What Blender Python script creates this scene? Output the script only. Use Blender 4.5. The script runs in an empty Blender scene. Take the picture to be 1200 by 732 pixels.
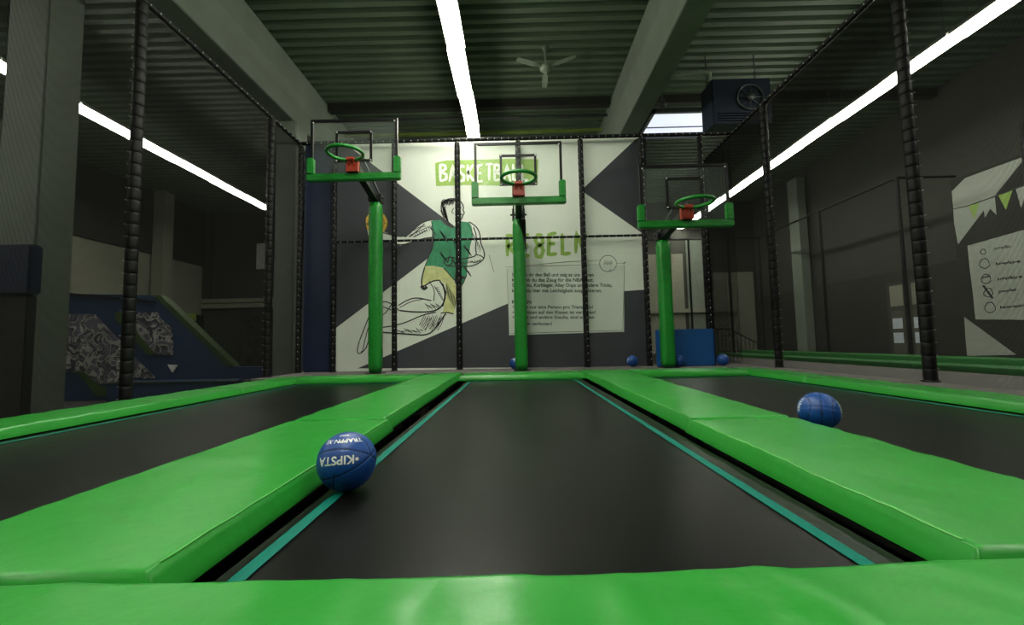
import bpy, bmesh, math, random
from math import sin, cos, pi, radians, sqrt
from mathutils import Vector, Matrix, noise
random.seed(7)
sc = bpy.context.scene
COL = sc.collection

# ------------------------------------------------------------------ camera
F = 500.0                                   # focal length in pixels of a 1200 px wide frame
_Y = Vector((5, -35, F)).normalized()       # hall's long axis seen in camera space
_Z = Vector((-0.021, 1, 0)); _Z = (_Z - _Z.dot(_Y)*_Y).normalized()
_X = _Z.cross(_Y)
if _X.x < 0: _X = -_X
CP = Vector((0, 0, 0.6))
def cam2world(c): return Vector((_X.dot(c), _Y.dot(c), _Z.dot(c)))
cam_data = bpy.data.cameras.new('camera'); cam = bpy.data.objects.new('camera', cam_data); COL.objects.link(cam)
r_ = cam2world(Vector((1, 0, 0))); u_ = cam2world(Vector((0, 1, 0))); f_ = cam2world(Vector((0, 0, 1)))
cam.matrix_world = Matrix(((r_.x, u_.x, -f_.x, CP.x), (r_.y, u_.y, -f_.y, CP.y), (r_.z, u_.z, -f_.z, CP.z), (0, 0, 0, 1)))
cam_data.sensor_width = 36; cam_data.lens = 36*F/1200; cam_data.clip_start = 0.02; cam_data.clip_end = 200
sc.camera = cam
def ray(u, v): return cam2world(Vector((u-600, 366-v, F)))
def on_y(u, v, y): r = ray(u, v); return CP + r*((y-CP.y)/r.y)      # measure a point on a plane facing the camera
def on_x(u, v, x): r = ray(u, v); return CP + r*((x-CP.x)/r.x)

# ------------------------------------------------------------------ world, exposure
w = bpy.data.worlds.new('world'); sc.world = w; w.use_nodes = True
w.node_tree.nodes['Background'].inputs[0].default_value = (0.6, 0.75, 0.65, 1)
w.node_tree.nodes['Background'].inputs[1].default_value = 0.02
sc.view_settings.view_transform = 'Standard'
sc.view_settings.look = 'None'
sc.view_settings.gamma = 1
sc.view_settings.exposure = 2.4
LAMP = 9.0          # radiance of the luminaire diffusers

# ------------------------------------------------------------------ materials
def mat(name, col, rough=0.6, var=0.0, vscale=3.0, bump=0.0, bscale=40.0, metal=0.0, spec=0.5, stretch=(1, 1, 1), emit=0.0, bumpd=0.01):
    m = bpy.data.materials.new(name); m.use_nodes = True
    nt = m.node_tree; b = nt.nodes['Principled BSDF']
    b.inputs['Base Color'].default_value = (*col, 1); b.inputs['Roughness'].default_value = rough
    b.inputs['Metallic'].default_value = metal; b.inputs['Specular IOR Level'].default_value = spec
    if emit:
        b.inputs['Emission Color'].default_value = (*col, 1); b.inputs['Emission Strength'].default_value = emit
    tc = nt.nodes.new('ShaderNodeTexCoord'); mp = nt.nodes.new('ShaderNodeMapping')
    mp.inputs['Scale'].default_value = stretch
    nt.links.new(tc.outputs['Object'], mp.inputs['Vector'])
    if var:
        n = nt.nodes.new('ShaderNodeTexNoise'); n.inputs['Scale'].default_value = vscale; n.inputs['Detail'].default_value = 6
        r = nt.nodes.new('ShaderNodeMapRange'); r.inputs[3].default_value = 1-var; r.inputs[4].default_value = 1+var
        r.inputs[1].default_value = 0.3; r.inputs[2].default_value = 0.7
        mx = nt.nodes.new('ShaderNodeMix'); mx.data_type = 'RGBA'; mx.blend_type = 'MULTIPLY'; mx.inputs[0].default_value = 1
        mx.inputs[6].default_value = (*col, 1)
        nt.links.new(mp.outputs[0], n.inputs['Vector']); nt.links.new(n.outputs[0], r.inputs[0])
        nt.links.new(r.outputs[0], mx.inputs[7]); nt.links.new(mx.outputs[2], b.inputs['Base Color'])
    if bump:
        n = nt.nodes.new('ShaderNodeTexNoise'); n.inputs['Scale'].default_value = bscale; n.inputs['Detail'].default_value = 4
        bp_ = nt.nodes.new('ShaderNodeBump'); bp_.inputs['Strength'].default_value = bump; bp_.inputs['Distance'].default_value = bumpd
        nt.links.new(mp.outputs[0], n.inputs['Vector']); nt.links.new(n.outputs[0], bp_.inputs['Height'])
        nt.links.new(bp_.outputs[0], b.inputs['Normal'])
    return m
M = {}
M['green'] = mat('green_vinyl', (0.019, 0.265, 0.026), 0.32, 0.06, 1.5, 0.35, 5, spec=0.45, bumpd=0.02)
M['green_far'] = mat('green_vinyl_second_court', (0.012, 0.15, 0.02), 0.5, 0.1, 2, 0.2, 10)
M['piping'] = mat('light_green_piping', (0.12, 0.50, 0.10), 0.4, 0.05, 9)
M['postgreen'] = mat('green_post_vinyl', (0.006, 0.20, 0.018), 0.4, 0.1, 6, 0.5, 9, stretch=(1, 1, 2.5), bumpd=0.02)
M['jumpmat'] = mat('trampoline_weave', (0.0032, 0.0034, 0.003), 0.33, 0.3, 2.2, 0.2, 350, spec=0.15, stretch=(1, 0.35, 1), bumpd=0.002)
M['teal'] = mat('teal_webbing', (0.0, 0.15, 0.108), 0.6, 0.1, 30, 0.3, 300, spec=0.2, bumpd=0.002)
M['black'] = mat('black_powder_coat', (0.006, 0.006, 0.0065), 0.4, 0.15, 20, spec=0.35)
M['foam'] = mat('black_foam_sleeve', (0.0045, 0.005, 0.0045), 0.55, 0.3, 8, 0.3, 30, spec=0.22)
M['net'] = mat('black_net_cord', (0.006, 0.0065, 0.0055), 0.9, 0.1, 5, spec=0.1)
M['tie'] = mat('white_tie', (0.6, 0.62, 0.58), 0.6, 0.1, 30)
M['platform'] = mat('grey_platform_carpet', (0.12, 0.115, 0.105), 0.9, 0.15, 2, 0.3, 120, bumpd=0.003)
M['floor'] = mat('dark_hall_floor', (0.05, 0.05, 0.045), 0.7, 0.2, 1)
M['concrete'] = mat('painted_concrete', (0.17, 0.20, 0.16), 0.7, 0.12, 1.3, 0.2, 30, bumpd=0.004)
M['ceil'] = mat('painted_corrugated_steel', (0.10, 0.14, 0.09), 0.5, 0.15, 0.8)
M['wallpale'] = mat('pale_wall_paint', (0.22, 0.225, 0.17), 0.8, 0.1, 0.7)
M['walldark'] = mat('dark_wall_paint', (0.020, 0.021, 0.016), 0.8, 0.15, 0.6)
M['wallgrey'] = mat('grey_wall_paint', (0.037, 0.039, 0.030), 0.8, 0.12, 0.5)
M['white'] = mat('white_paint', (0.62, 0.64, 0.6), 0.5, 0.08, 4)
M['banner'] = mat('banner_vinyl_white', (0.70, 0.74, 0.66), 0.5, 0.04, 1.5, 0.25, 2.5, bumpd=0.03)
M['bdark'] = mat('banner_print_anthracite', (0.045, 0.048, 0.058), 0.5, 0.08, 2, 0.2, 2.5, bumpd=0.03)
M['bgreen'] = mat('banner_print_lime', (0.28, 0.45, 0.08), 0.5, 0.12, 14)
M['bpaper'] = mat('banner_print_text_panel', (0.62, 0.67, 0.6), 0.5, 0.05, 2)
M['bwhite'] = mat('banner_print_white', (0.85, 0.9, 0.8), 0.5, 0.05, 6)
M['ink'] = mat('banner_print_ink', (0.035, 0.035, 0.035), 0.6, 0.2, 20)
M['sidebanner'] = mat('side_banner_white_dimmed', (0.34, 0.37, 0.32), 0.6, 0.06, 1.5)  # white print, dimming by the net and weaker light put into its colour
M['jersey'] = mat('banner_print_jersey', (0.03, 0.25, 0.12), 0.5, 0.25, 12, stretch=(1, 1, 0.4))
M['shorts'] = mat('banner_print_shorts', (0.55, 0.56, 0.25), 0.5, 0.15, 8)
M['yellow'] = mat('banner_print_ball', (0.65, 0.40, 0.06), 0.5, 0.2, 8)
M['navy'] = mat('navy_vinyl', (0.006, 0.013, 0.045), 0.5, 0.15, 2, 0.3, 3, bumpd=0.03)
M['blue'] = mat('blue_vinyl_mat', (0.004, 0.075, 0.26), 0.5, 0.08, 2, 0.2, 6)
M['ballblue'] = mat('blue_ball_rubber', (0.004, 0.06, 0.27), 0.42, 0.15, 10, 0.5, 260, bumpd=0.002)
M['groove'] = mat('ball_seam', (0.002, 0.012, 0.05), 0.7, 0.1, 10)
M['lettering'] = mat('white_lettering', (0.75, 0.78, 0.75), 0.5, 0.05, 40)
M['red'] = mat('red_lacquered_steel', (0.35, 0.035, 0.015), 0.4, 0.1, 12)
M['steel'] = mat('grey_steel', (0.14, 0.15, 0.15), 0.35, 0.1, 9, metal=0.7)
M['fan'] = mat('cream_fan_enamel', (0.22, 0.26, 0.20), 0.5, 0.1, 6)
M['heater'] = mat('blue_heater_enamel', (0.004, 0.012, 0.03), 0.45, 0.15, 5)
M['cable'] = mat('yellow_green_tray', (0.16, 0.22, 0.04), 0.6, 0.2, 3)
M['diffuser'] = mat('lit_diffuser', (1.0, 1.0, 0.86), 0.5, emit=LAMP)
M['sky'] = mat('daylit_skylight', (0.80, 0.86, 1.0), 0.5, emit=0.17)
M['sblue'] = mat('blue_parkour_board', (0.007, 0.025, 0.07), 0.6, 0.15, 1.5)
M['sgreen'] = mat('green_parkour_edge', (0.020, 0.042, 0.007), 0.6, 0.15, 3)
M['paper'] = mat('white_paper', (0.55, 0.6, 0.68), 0.7, 0.05, 5)
M['glassd'] = mat('door_glass', (0.10, 0.10, 0.08), 0.15, 0.1, 2)

def graffiti(name, c1, c2, c3):
    m = bpy.data.materials.new(name); m.use_nodes = True; nt = m.node_tree; b = nt.nodes['Principled BSDF']
    tc = nt.nodes.new('ShaderNodeTexCoord')
    n1 = nt.nodes.new('ShaderNodeTexNoise'); n1.inputs['Scale'].default_value = 2.6; n1.inputs['Distortion'].default_value = 1.2
    v = nt.nodes.new('ShaderNodeTexVoronoi'); v.inputs['Scale'].default_value = 2.6
    rp = nt.nodes.new('ShaderNodeValToRGB'); cr = rp.color_ramp; cr.interpolation = 'CONSTANT'
    cr.elements[0].position = 0; cr.elements[0].color = (*c1, 1); cr.elements[1].position = 0.44; cr.elements[1].color = (*c2, 1)
    e = cr.elements.new(0.52); e.color = (*c3, 1); e = cr.elements.new(0.6); e.color = (*c1, 1)
    mx = nt.nodes.new('ShaderNodeMix'); mx.data_type = 'RGBA'; mx.blend_type = 'MULTIPLY'; mx.inputs[0].default_value = 0.6
    nt.links.new(tc.outputs['Object'], n1.inputs['Vector']); nt.links.new(tc.outputs['Object'], v.inputs['Vector'])
    nt.links.new(n1.outputs[0], rp.inputs[0]); nt.links.new(rp.outputs[0], mx.inputs[6]); nt.links.new(v.outputs['Distance'], mx.inputs[7])
    nt.links.new(mx.outputs[2], b.inputs['Base Color']); b.inputs['Roughness'].default_value = 0.8
    return m
M['graf'] = graffiti('graffiti_violet_grey', (0.11, 0.10, 0.14), (0.32, 0.32, 0.30), (0.03, 0.03, 0.045))
M['graf2'] = graffiti('graffiti_brown', (0.035, 0.027, 0.025), (0.05, 0.04, 0.045), (0.02, 0.02, 0.02))
# backboard acrylic: real, nearly clear pane
m = bpy.data.materials.new('clear_acrylic'); m.use_nodes = True; nt = m.node_tree
b = nt.nodes['Principled BSDF']; b.inputs['Base Color'].default_value = (0.8, 0.9, 0.85, 1); b.inputs['Roughness'].default_value = 0.05
tr = nt.nodes.new('ShaderNodeBsdfTransparent'); mx = nt.nodes.new('ShaderNodeMixShader'); mx.inputs[0].default_value = 0.035
tr.inputs[0].default_value = (0.93, 0.95, 0.93, 1)
nt.links.new(tr.outputs[0], mx.inputs[1]); nt.links.new(b.outputs[0], mx.inputs[2])
nt.links.new(mx.outputs[0], nt.nodes['Material Output'].inputs[0]); M['acrylic'] = m

# ------------------------------------------------------------------ mesh helpers
class MB:
    def __init__(s): s.v = []; s.f = []; s.s = []
    def add(s, vs, fs, smooth=False):
        o = len(s.v); s.v += [tuple(p) for p in vs]; s.f += [tuple(i+o for i in f) for f in fs]; s.s += [smooth]*len(fs)
    def box(s, x0, y0, z0, x1, y1, z1):
        s.add([(x0, y0, z0), (x1, y0, z0), (x1, y1, z0), (x0, y1, z0), (x0, y0, z1), (x1, y0, z1), (x1, y1, z1), (x0, y1, z1)],
              [(3, 2, 1, 0), (4, 5, 6, 7), (0, 1, 5, 4), (1, 2, 6, 5), (2, 3, 7, 6), (3, 0, 4, 7)])
    def tube(s, pts, r, n=8, closed=False, caps=True):
        pts = [Vector(p) for p in pts]; N = len(pts); rr = r if isinstance(r, (list, tuple)) else [r]*N
        vs = []; prev = None
        for i, p in enumerate(pts):
            if closed: t = pts[(i+1) % N] - pts[i-1]
            else: t = pts[min(i+1, N-1)] - pts[max(i-1, 0)]
            t.normalize()
            if prev is None:
                a = Vector((0, 0, 1)) if abs(t.z) < 0.9 else Vector((1, 0, 0))
                prev = (a - a.dot(t)*t).normalized()
            prev = (prev - prev.dot(t)*t).normalized(); q = t.cross(prev)
            for k in range(n):
                a = 2*pi*k/n; vs.append(p + (prev*cos(a) + q*sin(a))*rr[i])
        fs = []
        for i in range(N if closed else N-1):
            j = (i+1) % N
            for k in range(n):
                l = (k+1) % n; fs.append((i*n+k, i*n+l, j*n+l, j*n+k))
        if caps and not closed: fs += [tuple(range(n))[::-1], tuple((N-1)*n+k for k in range(n))]
        s.add(vs, fs, True)
    def bar(s, a, b, w, h=None):                 # square bar between two points
        a = Vector(a); b = Vector(b); h = h or w; t = (b-a).normalized()
        up = Vector((0, 0, 1)) if abs(t.z) < 0.95 else Vector((0, 1, 0))
        q = t.cross(up).normalized(); p = q.cross(t)
        vs = [c + q*sx*w/2 + p*sy*h/2 for c in (a, b) for sx, sy in ((-1, -1), (1, -1), (1, 1), (-1, 1))]
        s.add(vs, [(0, 1, 2, 3), (7, 6, 5, 4), (0, 4, 5, 1), (1, 5, 6, 2), (2, 6, 7, 3), (3, 7, 4, 0)])
    def prism(s, poly, d):                       # poly: 3-D points in a plane, extruded by the vector d
        d = Vector(d); n = len(poly); a = [Vector(p) for p in poly]; b = [p + d for p in a]
        s.add(a+b, [tuple(range(n)), tuple(range(2*n-1, n-1, -1))] + [(i, i+n, (i+1) % n+n, (i+1) % n) for i in range(n)])
    def ribbon(s, pts, w, nrm):                  # flat printed stroke
        pts = [Vector(p) for p in pts]; N = len(pts); nrm = Vector(nrm); vs = []
        for i, p in enumerate(pts):
            t = (pts[min(i+1, N-1)] - pts[max(i-1, 0)]).normalized(); q = t.cross(nrm).normalized()
            ww = w*(0.55 if i in (0, N-1) else 1)/2
            vs += [p + q*ww, p - q*ww]
        s.add(vs, [(2*i, 2*i+1, 2*i+3, 2*i+2) for i in range(N-1)])
    def flat(s, poly): s.add(poly, [tuple(range(len(poly)))])
    def build(s, name, material, parent=None, bevel=0.0, kind=None, loc=None):
        me = bpy.data.meshes.new(name); me.from_pydata(s.v, [], s.f); me.update()
        me.polygons.foreach_set('use_smooth', s.s)
        bm = bmesh.new(); bm.from_mesh(me); bmesh.ops.recalc_face_normals(bm, faces=bm.faces)
        if bevel: bmesh.ops.bevel(bm, geom=list(bm.edges), offset=bevel, segments=2, affect='EDGES', clamp_overlap=True)
        bm.to_mesh(me); bm.free()
        for mm in (material if isinstance(material, (list, tuple)) else [material]): me.materials.append(M[mm] if isinstance(mm, str) else mm)
        o = bpy.data.objects.new(name, me); COL.objects.link(o)
        if parent: o.parent = parent
        if loc: o.location = loc
        if kind: o['kind'] = kind
        return o
def tag(o, label=None, cat=None, group=None, kind=None):
    if label: o['label'] = label
    if cat: o['category'] = cat
    if group: o['group'] = group
    if kind: o['kind'] = kind
    return o
def empty(name, loc, label=None, cat=None, group=None, rz=0):
    o = bpy.data.objects.new(name, None); o.empty_display_size = 0.2; COL.objects.link(o); o.location = loc; o.rotation_euler.z = rz
    return tag(o, label, cat, group)
def children(o): return [c for c in COL.objects if c.parent == o]
def copy_tree(o, loc=None, label=None, parent=None):
    c = o.copy(); COL.objects.link(c)
    if parent: c.parent = parent
    if loc is not None: c.location = loc
    if label: c['label'] = label
    for ch in children(o): copy_tree(ch, parent=c)
    return c
def structure(o, label=None): return tag(o, label, kind='structure')
def text_mesh(s, size, spacing=1.0):
    cu = bpy.data.curves.new('text', 'FONT'); cu.body = s; cu.size = size; cu.space_character = spacing; cu.resolution_u = 3; cu.offset = .022
    o = bpy.data.objects.new('text', cu); COL.objects.link(o); bpy.context.view_layer.update()
    me = bpy.data.meshes.new_from_object(o); bpy.data.objects.remove(o); bpy.data.curves.remove(cu)
    return me

# ------------------------------------------------------------------ setting: hall
CZ = 7.6
XL, XR, YB, YF = -16.0, 12.2, -6.0, 21.5
FZ = -0.9
b = MB(); b.box(XL-.2, YB, FZ-.1, XR+.2, YF+.2, FZ); structure(b.build('floor', 'floor'))
b = MB()
prof = []; y = YB
while y < YF+.2:
    prof += [(y, 0), (y+.08, 0), (y+.11, .12), (y+.20, .12), (y+.23, 0)]; y += .28
vs = []; fs = []
for (py, pz) in prof: vs += [(XL, py, CZ+pz), (XR, py, CZ+pz)]
for i in range(len(prof)-1): fs.append((2*i, 2*i+1, 2*i+3, 2*i+2))
b.add(vs, fs); b.box(XL, YB, CZ+.14, XR, YF+.2, CZ+.2)
structure(b.build('ceiling', 'ceil'))
b = MB(); b.box(XL-.2, YB, FZ, XL, YF, CZ+.1); structure(b.build('wall_left', 'wallpale'))
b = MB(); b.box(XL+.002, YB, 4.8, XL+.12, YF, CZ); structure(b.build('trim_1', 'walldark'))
b = MB(); b.box(XR, YB, FZ, XR+.2, YF, CZ+.1); structure(b.build('wall_right', 'wallgrey'))
b = MB(); b.box(XR-.1, YB, FZ, XR-.002, YF, 2.6); structure(b.build('trim_2', 'walldark'))
b = MB(); b.box(XL-.2, YF, FZ, XR+.2, YF+.2, CZ+.1); wf = structure(b.build('wall_back', 'wallgrey'))
b = MB(); b.box(XL-.2, YB-.2, FZ, XR+.2, YB, CZ+.1); structure(b.build('wall_front', 'wallgrey'))
b = MB(); b.box(XL+.13, YF-.25, 2.62, -11.4, YF, 2.85); b.box(XL+.13, YF-.2, 2.9, -11.4, YF, 3.1); structure(b.build('trim_3', 'wallpale'))
for i, yy in enumerate((6.0, 12.2, 18.3)):
    b = MB(); b.box(XL+.13, yy, FZ, XL+.6, yy+.55, CZ); structure(b.build('trim_%d' % (4+i), 'wallpale'))
for i, yy in enumerate((8.6, 17.4)):
    b = MB(); b.box(XR-.45, yy, FZ, XR-.11, yy+.6, 6.4 if i == 0 else 7.2); structure(b.build('trim_%d' % (7+i), 'concrete'))
# pale vertical panels on the back wall, right of the banner
for i, (x0, x1, z0, z1, mt) in enumerate(((6.3, 8.5, FZ, 4.9, 'wallpale'), (8.7, 9.5, FZ, 5.6, 'concrete'), (9.7, 12.0, FZ, 3.9, 'wallpale'))):
    b = MB(); b.box(x0, YF-.08, z0, x1, YF-.002, z1); structure(b.build('trim_%d' % (9+i), mt))
b = MB(); b.box(6.2, YF-.3, 1.9, 11.0, YF-.1, 2.1); structure(b.build('trim_12', 'wallpale'))

# roof beams and columns
def beam(x0, x1, z0, y0, y1, label):
    b = MB(); b.prism([(x0, y0, z0), (x1, y0, z0), (x1, y0, z0+.5), (x1+.06, y0, z0+.75), (x1+.06, y0, CZ), (x0-.06, y0, CZ), (x0-.06, y0, z0+.75), (x0, y0, z0+.5)], (0, y1-y0, 0))
    o = b.build('roof_beam', 'concrete', bevel=.015); structure(o, label)
beam(-5.9, -5.4, 6.2, YB, YF, 'pale concrete roof beam above the left net row')
beam(2.95, 3.45, 6.2, YB, YF, 'pale concrete roof beam right of the ceiling fan')
b = MB(); b.box(-5.3, 11.85, 7.38, 2.85, 12.05, CZ+.02); structure(b.build('cross_girder', 'walldark'), 'dark girder across the ceiling between the two roof beams')
b = MB(); b.box(3.6, 11.85, 7.38, XR, 12.05, CZ+.02); structure(b.build('cross_girder', 'walldark'), 'dark girder right of the right roof beam')
for yy, s_ in ((4.69, 'large concrete column at the left edge in front'), (10.25, 'concrete column behind the far left net post')):
    b = MB(); b.box(-5.88, yy, FZ, -5.4, yy+.42, 6.2); structure(b.build('column', 'concrete', bevel=.02), s_)
    b = MB(); b.box(-5.96, yy-.08, 5.65, -5.34, yy+.5, 6.2); structure(b.build('column_head', 'concrete', bevel=.02))

# skylight
b = MB(); b.flat([(4.4, 12.7, CZ-.02), (6.5, 12.7, CZ-.02), (6.5, 14.3, CZ-.02), (4.4, 14.3, CZ-.02)]); sk = structure(b.build('window_1', 'sky'), 'bright daylit skylight in the ceiling')
b = MB()
for (a0, a1, c0, c1) in ((4.3, 4.4, 12.6, 14.4), (6.5, 6.6, 12.6, 14.4), (4.3, 6.6, 12.6, 12.7), (4.3, 6.6, 14.3, 14.4)): b.box(a0, c0, CZ-.1, a1, c1, CZ+.05)
b.box(4.4, 13.62, CZ-.06, 6.5, 13.65, CZ-.03)
b.build('skylight_frame', 'steel', sk)

# platform round the trampolines
PZ = 0.03
b = MB()
b.box(-4.95, 7.72, FZ, 6.55, 10.2, PZ); b.box(4.2, -1.5, FZ, 6.55, 7.72, PZ); b.box(-4.95, -1.5, FZ, -4.3, 7.72, -.15); b.box(6.55, -1.5, FZ, XR-.5, 18.9, -.06)
b.box(5.4, 10.2, FZ, 6.55, 18.6, PZ); b.box(-4.95, -1.5, FZ, 4.2, .5, PZ)
structure(b.build('platform', 'platform'), 'grey carpeted platform round the trampolines')

# ------------------------------------------------------------------ trampolines
LANES = [(-3.72, -1.58, -3.51, -1.84, 'left'), (-.90, 1.13, -.75, .925, 'centre'), (1.78, 3.83, 2.0, 3.67, 'right')]
words = {'left': 'black trampoline bed in the left lane, beside the left net', 'centre': 'black trampoline bed in the middle, straight in front of the camera',
         'right': 'black trampoline bed in the right lane with a ball on it'}
for x0, x1, t0, t1, nm in LANES:
    t = empty('trampoline', ((x0+x1)/2, 4, FZ), words[nm], 'trampoline')
    def L(b_): b_.v = [(p[0]-(x0+x1)/2, p[1]-4, p[2]-FZ) for p in b_.v]; return b_
    b = MB(); nx, ny = 12, 40
    X0, X1, Y0, Y1 = x0+.02+(.07 if nm == 'centre' else .05), x1-.02-(.07 if nm == 'centre' else .05), 1.0, 7.0
    vs = []
    for j in range(ny+1):
        for i in range(nx+1):
            s_, q = i/nx, j/ny
            sag = .018*sin(pi*s_)*sin(pi*q)
            vs.append((X0+(X1-X0)*s_, Y0+(Y1-Y0)*q, -.013-sag+.002*noise.noise((s_*5, q*9, 1))))
    b.add(vs, [(j*(nx+1)+i, j*(nx+1)+i+1, (j+1)*(nx+1)+i+1, (j+1)*(nx+1)+i) for j in range(ny) for i in range(nx)], True)
    L(b).build('jump_bed', 'jumpmat', t)
    def z_at(x, y): return -.013-.018*sin(pi*max(0, min(1, (x-X0)/(X1-X0))))*sin(pi*max(0, min(1, (y-Y0)/(Y1-Y0)))) + .004
    b = MB()
    yy0, yy1, wd = 1.115, 6.86, .045
    for a in (t0, t1):
        for k in range(20):
            ya, yb = yy0+(yy1-yy0)*k/20, yy0+(yy1-yy0)*(k+1)/20
            b.flat([(a-wd/2, ya, z_at(a, ya)), (a+wd/2, ya, z_at(a, ya)), (a+wd/2, yb, z_at(a, yb)), (a-wd/2, yb, z_at(a, yb))])
    for yy in (yy0, yy1):
        for k in range(10):
            xa, xb = t0+(t1-t0)*k/10, t0+(t1-t0)*(k+1)/10
            b.flat([(xa, yy-wd/2, z_at(xa, yy)+.001), (xb, yy-wd/2, z_at(xb, yy)+.001), (xb, yy+wd/2, z_at(xb, yy)+.001), (xa, yy+wd/2, z_at(xa, yy)+.001)])
    o = L(b).build('border_line', 'teal', t); o['label'] = 'teal webbing line stitched round the bed'
    b = MB()
    for a0, a1, c0, c1 in ((x0-.16, x0-.09, .8, 7.3), (x1+.09, x1+.16, .8, 7.3), (x0-.16, x1+.16, .74, .8), (x0-.16, x1+.16, 7.3, 7.36)): b.box(a0, c0, -.07, a1, c1, -.022)
    for (lx, ly) in ((x0-.13, .77), (x1+.12, .77), (x0-.13, 7.33), (x1+.12, 7.33), (x0-.13, 4), (x1+.12, 4)): b.box(lx-.03, ly-.03, FZ, lx+.03, ly+.03, -.07)
    L(b).build('frame', 'black', t)

# ------------------------------------------------------------------ safety pads
def axis(a, c, step, flank):
    ds = [0, .001, .010, .020, .029, .033, .05]
    out = [a+d for d in ds]; n = max(2, int((c-a-.1)/step))
    out += [a+.05+(c-a-.1)*k/n for k in range(1, n)]
    out += [c-d for d in reversed(ds)]
    return out
def edge(d, sh, r=.032):                                   # height share at distance d from the rim
    if d <= 0: return 0
    if d >= r: return 1
    return min(1, .12+.93*d/r)
def pad(x0, x1, y0, y1, zt, label, z0=-.005, skew0=0.0, skew1=0.0, wrinkle=.004, seed=0, pipes=('r',), bow=0.0, m_='green', group=None, pm='piping', step=.07, calm=False):
    t = empty('safety_pad', ((x0+x1)/2, (y0+y1)/2, z0), label, 'pad', group)
    ox, oy = (x0+x1)/2, (y0+y1)/2
    xs = axis(x0, x1, step, 0); ys = axis(y0, y1, step, 0); nx, ny = len(xs), len(ys)
    def sx(x, y):                                         # pads are laid a little askew
        q = (y-y0)/(y1-y0); k = (x-x0)/(x1-x0)
        return x + (1-k)*skew0*q + k*skew1*q
    def top(x, y):
        d = min(edge(x-x0, .8), edge(x1-x, .8)); e = min(edge(y-y0, .8, .011), edge(y1-y, .8, .011))
        k = min((x-x0), (x1-x), (y-y0), (y1-y))
        puff = .005*min(1, max(0, k)/.15)
        n = noise.noise((x*3+seed, y*5, seed*.7))*wrinkle
        # folds that start at the stitched corners and rims
        rim = 0 if calm else math.exp(-max(0, k)/.12)
        n += rim*wrinkle*1.3*noise.noise((x*14+seed, y*14, seed))
        n += wrinkle*.9*max(0, noise.noise((x*1.3+seed*3, y*11+x*3, 4)))**2*3
        if calm: n += .007*min(1, max(0, k)/.12)*math.exp(-((x-.15)/.55)**2)*(1-abs(noise.noise((x*6+y*1.5, y*.8, 3)))*5)
        if x1-x0 > (y1-y0): n += wrinkle*1.6*max(0, noise.noise((x*7+y*2.5+seed, y*1.1, 7)))
        return z0 + (zt-z0+puff+n)*min(d, e)
    def by(x, y): return y - bow*(1-max(0, min(1, (x+.1)/1.3))**1.5)*(1 if y > oy else 0)*(y-oy)/(y1-oy)
    vs = [(sx(x, y)-ox, by(x, y)-oy, top(x, y)-z0) for y in ys for x in xs]
    n0 = len(vs)
    fs = [(j*nx+i, j*nx+i+1, (j+1)*nx+i+1, (j+1)*nx+i) for j in range(ny-1) for i in range(nx-1)]
    b = MB(); b.add(vs, fs, True)
    b.flat([vs[0], vs[(ny-1)*nx], vs[ny*nx-1], vs[nx-1]])
    b.build('cushion', m_, t)
    b = MB()
    for side in pipes:
        if side in 'lr':
            xx = x0+.032 if side == 'l' else x1-.032
            pts = [(sx(xx, y)-ox, by(xx, y)-oy, top(xx, y)-z0+.001) for y in ys[6:-6]]
        else:
            yy = y0+.032 if side == 'f' else y1-.032
            pts = [(sx(x, yy)-ox, by(x, yy)-oy, top(x, yy)-z0+.001) for x in xs[6:-6]]
        b.tube(pts, .003, 6)
    if pipes:
        o = b.build('piping', pm, t); o['label'] = 'lighter green sewn edge'
    return t
pad(-4.6, 4.6, .45, 1.08, .066, 'wide green pad across the bottom of the picture, nearest the camera', seed=3, wrinkle=.006, pipes=(), bow=.055, step=.045, calm=True)
pad(-1.66, -.855, 1.032, 3.06, .076, 'green pad between left and middle lanes, nearest piece with the ball against it', seed=5, skew0=.02, skew1=-.03, wrinkle=.003, pipes=('r',), step=.05)
pad(-1.62, -.915, 3.065, 5.58, .082, 'green pad between left and middle lanes, second piece from the front', seed=9, skew0=0, skew1=-.02, pipes=('r',))
pad(-1.62, -.955, 5.585, 6.95, .08, 'green pad between left and middle lanes, farthest piece', seed=12, pipes=('r',))
pad(1.09, 1.81, 1.083, 2.84, .077, 'green pad between middle and right lanes, nearest piece with fold lines', seed=15, skew0=0, skew1=.01, wrinkle=.005, pipes=('l',), step=.05)
pad(1.105, 1.80, 2.845, 5.42, .082, 'green pad between middle and right lanes, second piece from the front', seed=19, skew0=.01, skew1=.07, wrinkle=.005, pipes=('l',))
pad(1.13, 1.90, 5.425, 6.95, .08, 'green pad between middle and right lanes, farthest piece', seed=22, skew0=.0, pipes=('l',))
for k, (a, c, s_) in enumerate(((1.09, 2.93, 'nearest piece at the picture edge'), (2.935, 5.68, 'middle piece below the thick net post'), (5.685, 7.7, 'farthest piece'))):
    pad(-4.22, -3.62, a, c, .07, 'green pad along the left net, ' + s_, seed=30+k, wrinkle=.006, pipes=())
    pad(3.76, 4.24, a, c, .07, 'green pad along the right net, ' + s_.replace('middle piece below', 'middle piece beside'), seed=40+k, wrinkle=.006, pipes=())
pad(-3.60, -1.62, 6.96, 7.7, .075, 'green pad across the far end of the left lane', seed=51, pipes=('f',))
pad(-1.61, -.97, 6.96, 7.75, .078, 'square green pad at the far end between left and middle lanes', seed=52, pipes=())
pad(-.96, 1.11, 6.96, 7.7, .072, 'green pad across the far end of the middle lane', seed=53, pipes=('f',))
pad(1.12, 1.92, 6.96, 7.75, .078, 'square green pad at the far end between middle and right lanes', seed=54, pipes=())
pad(1.93, 3.75, 6.96, 7.7, .075, 'green pad across the far end of the right lane', seed=55, pipes=('f',))
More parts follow.
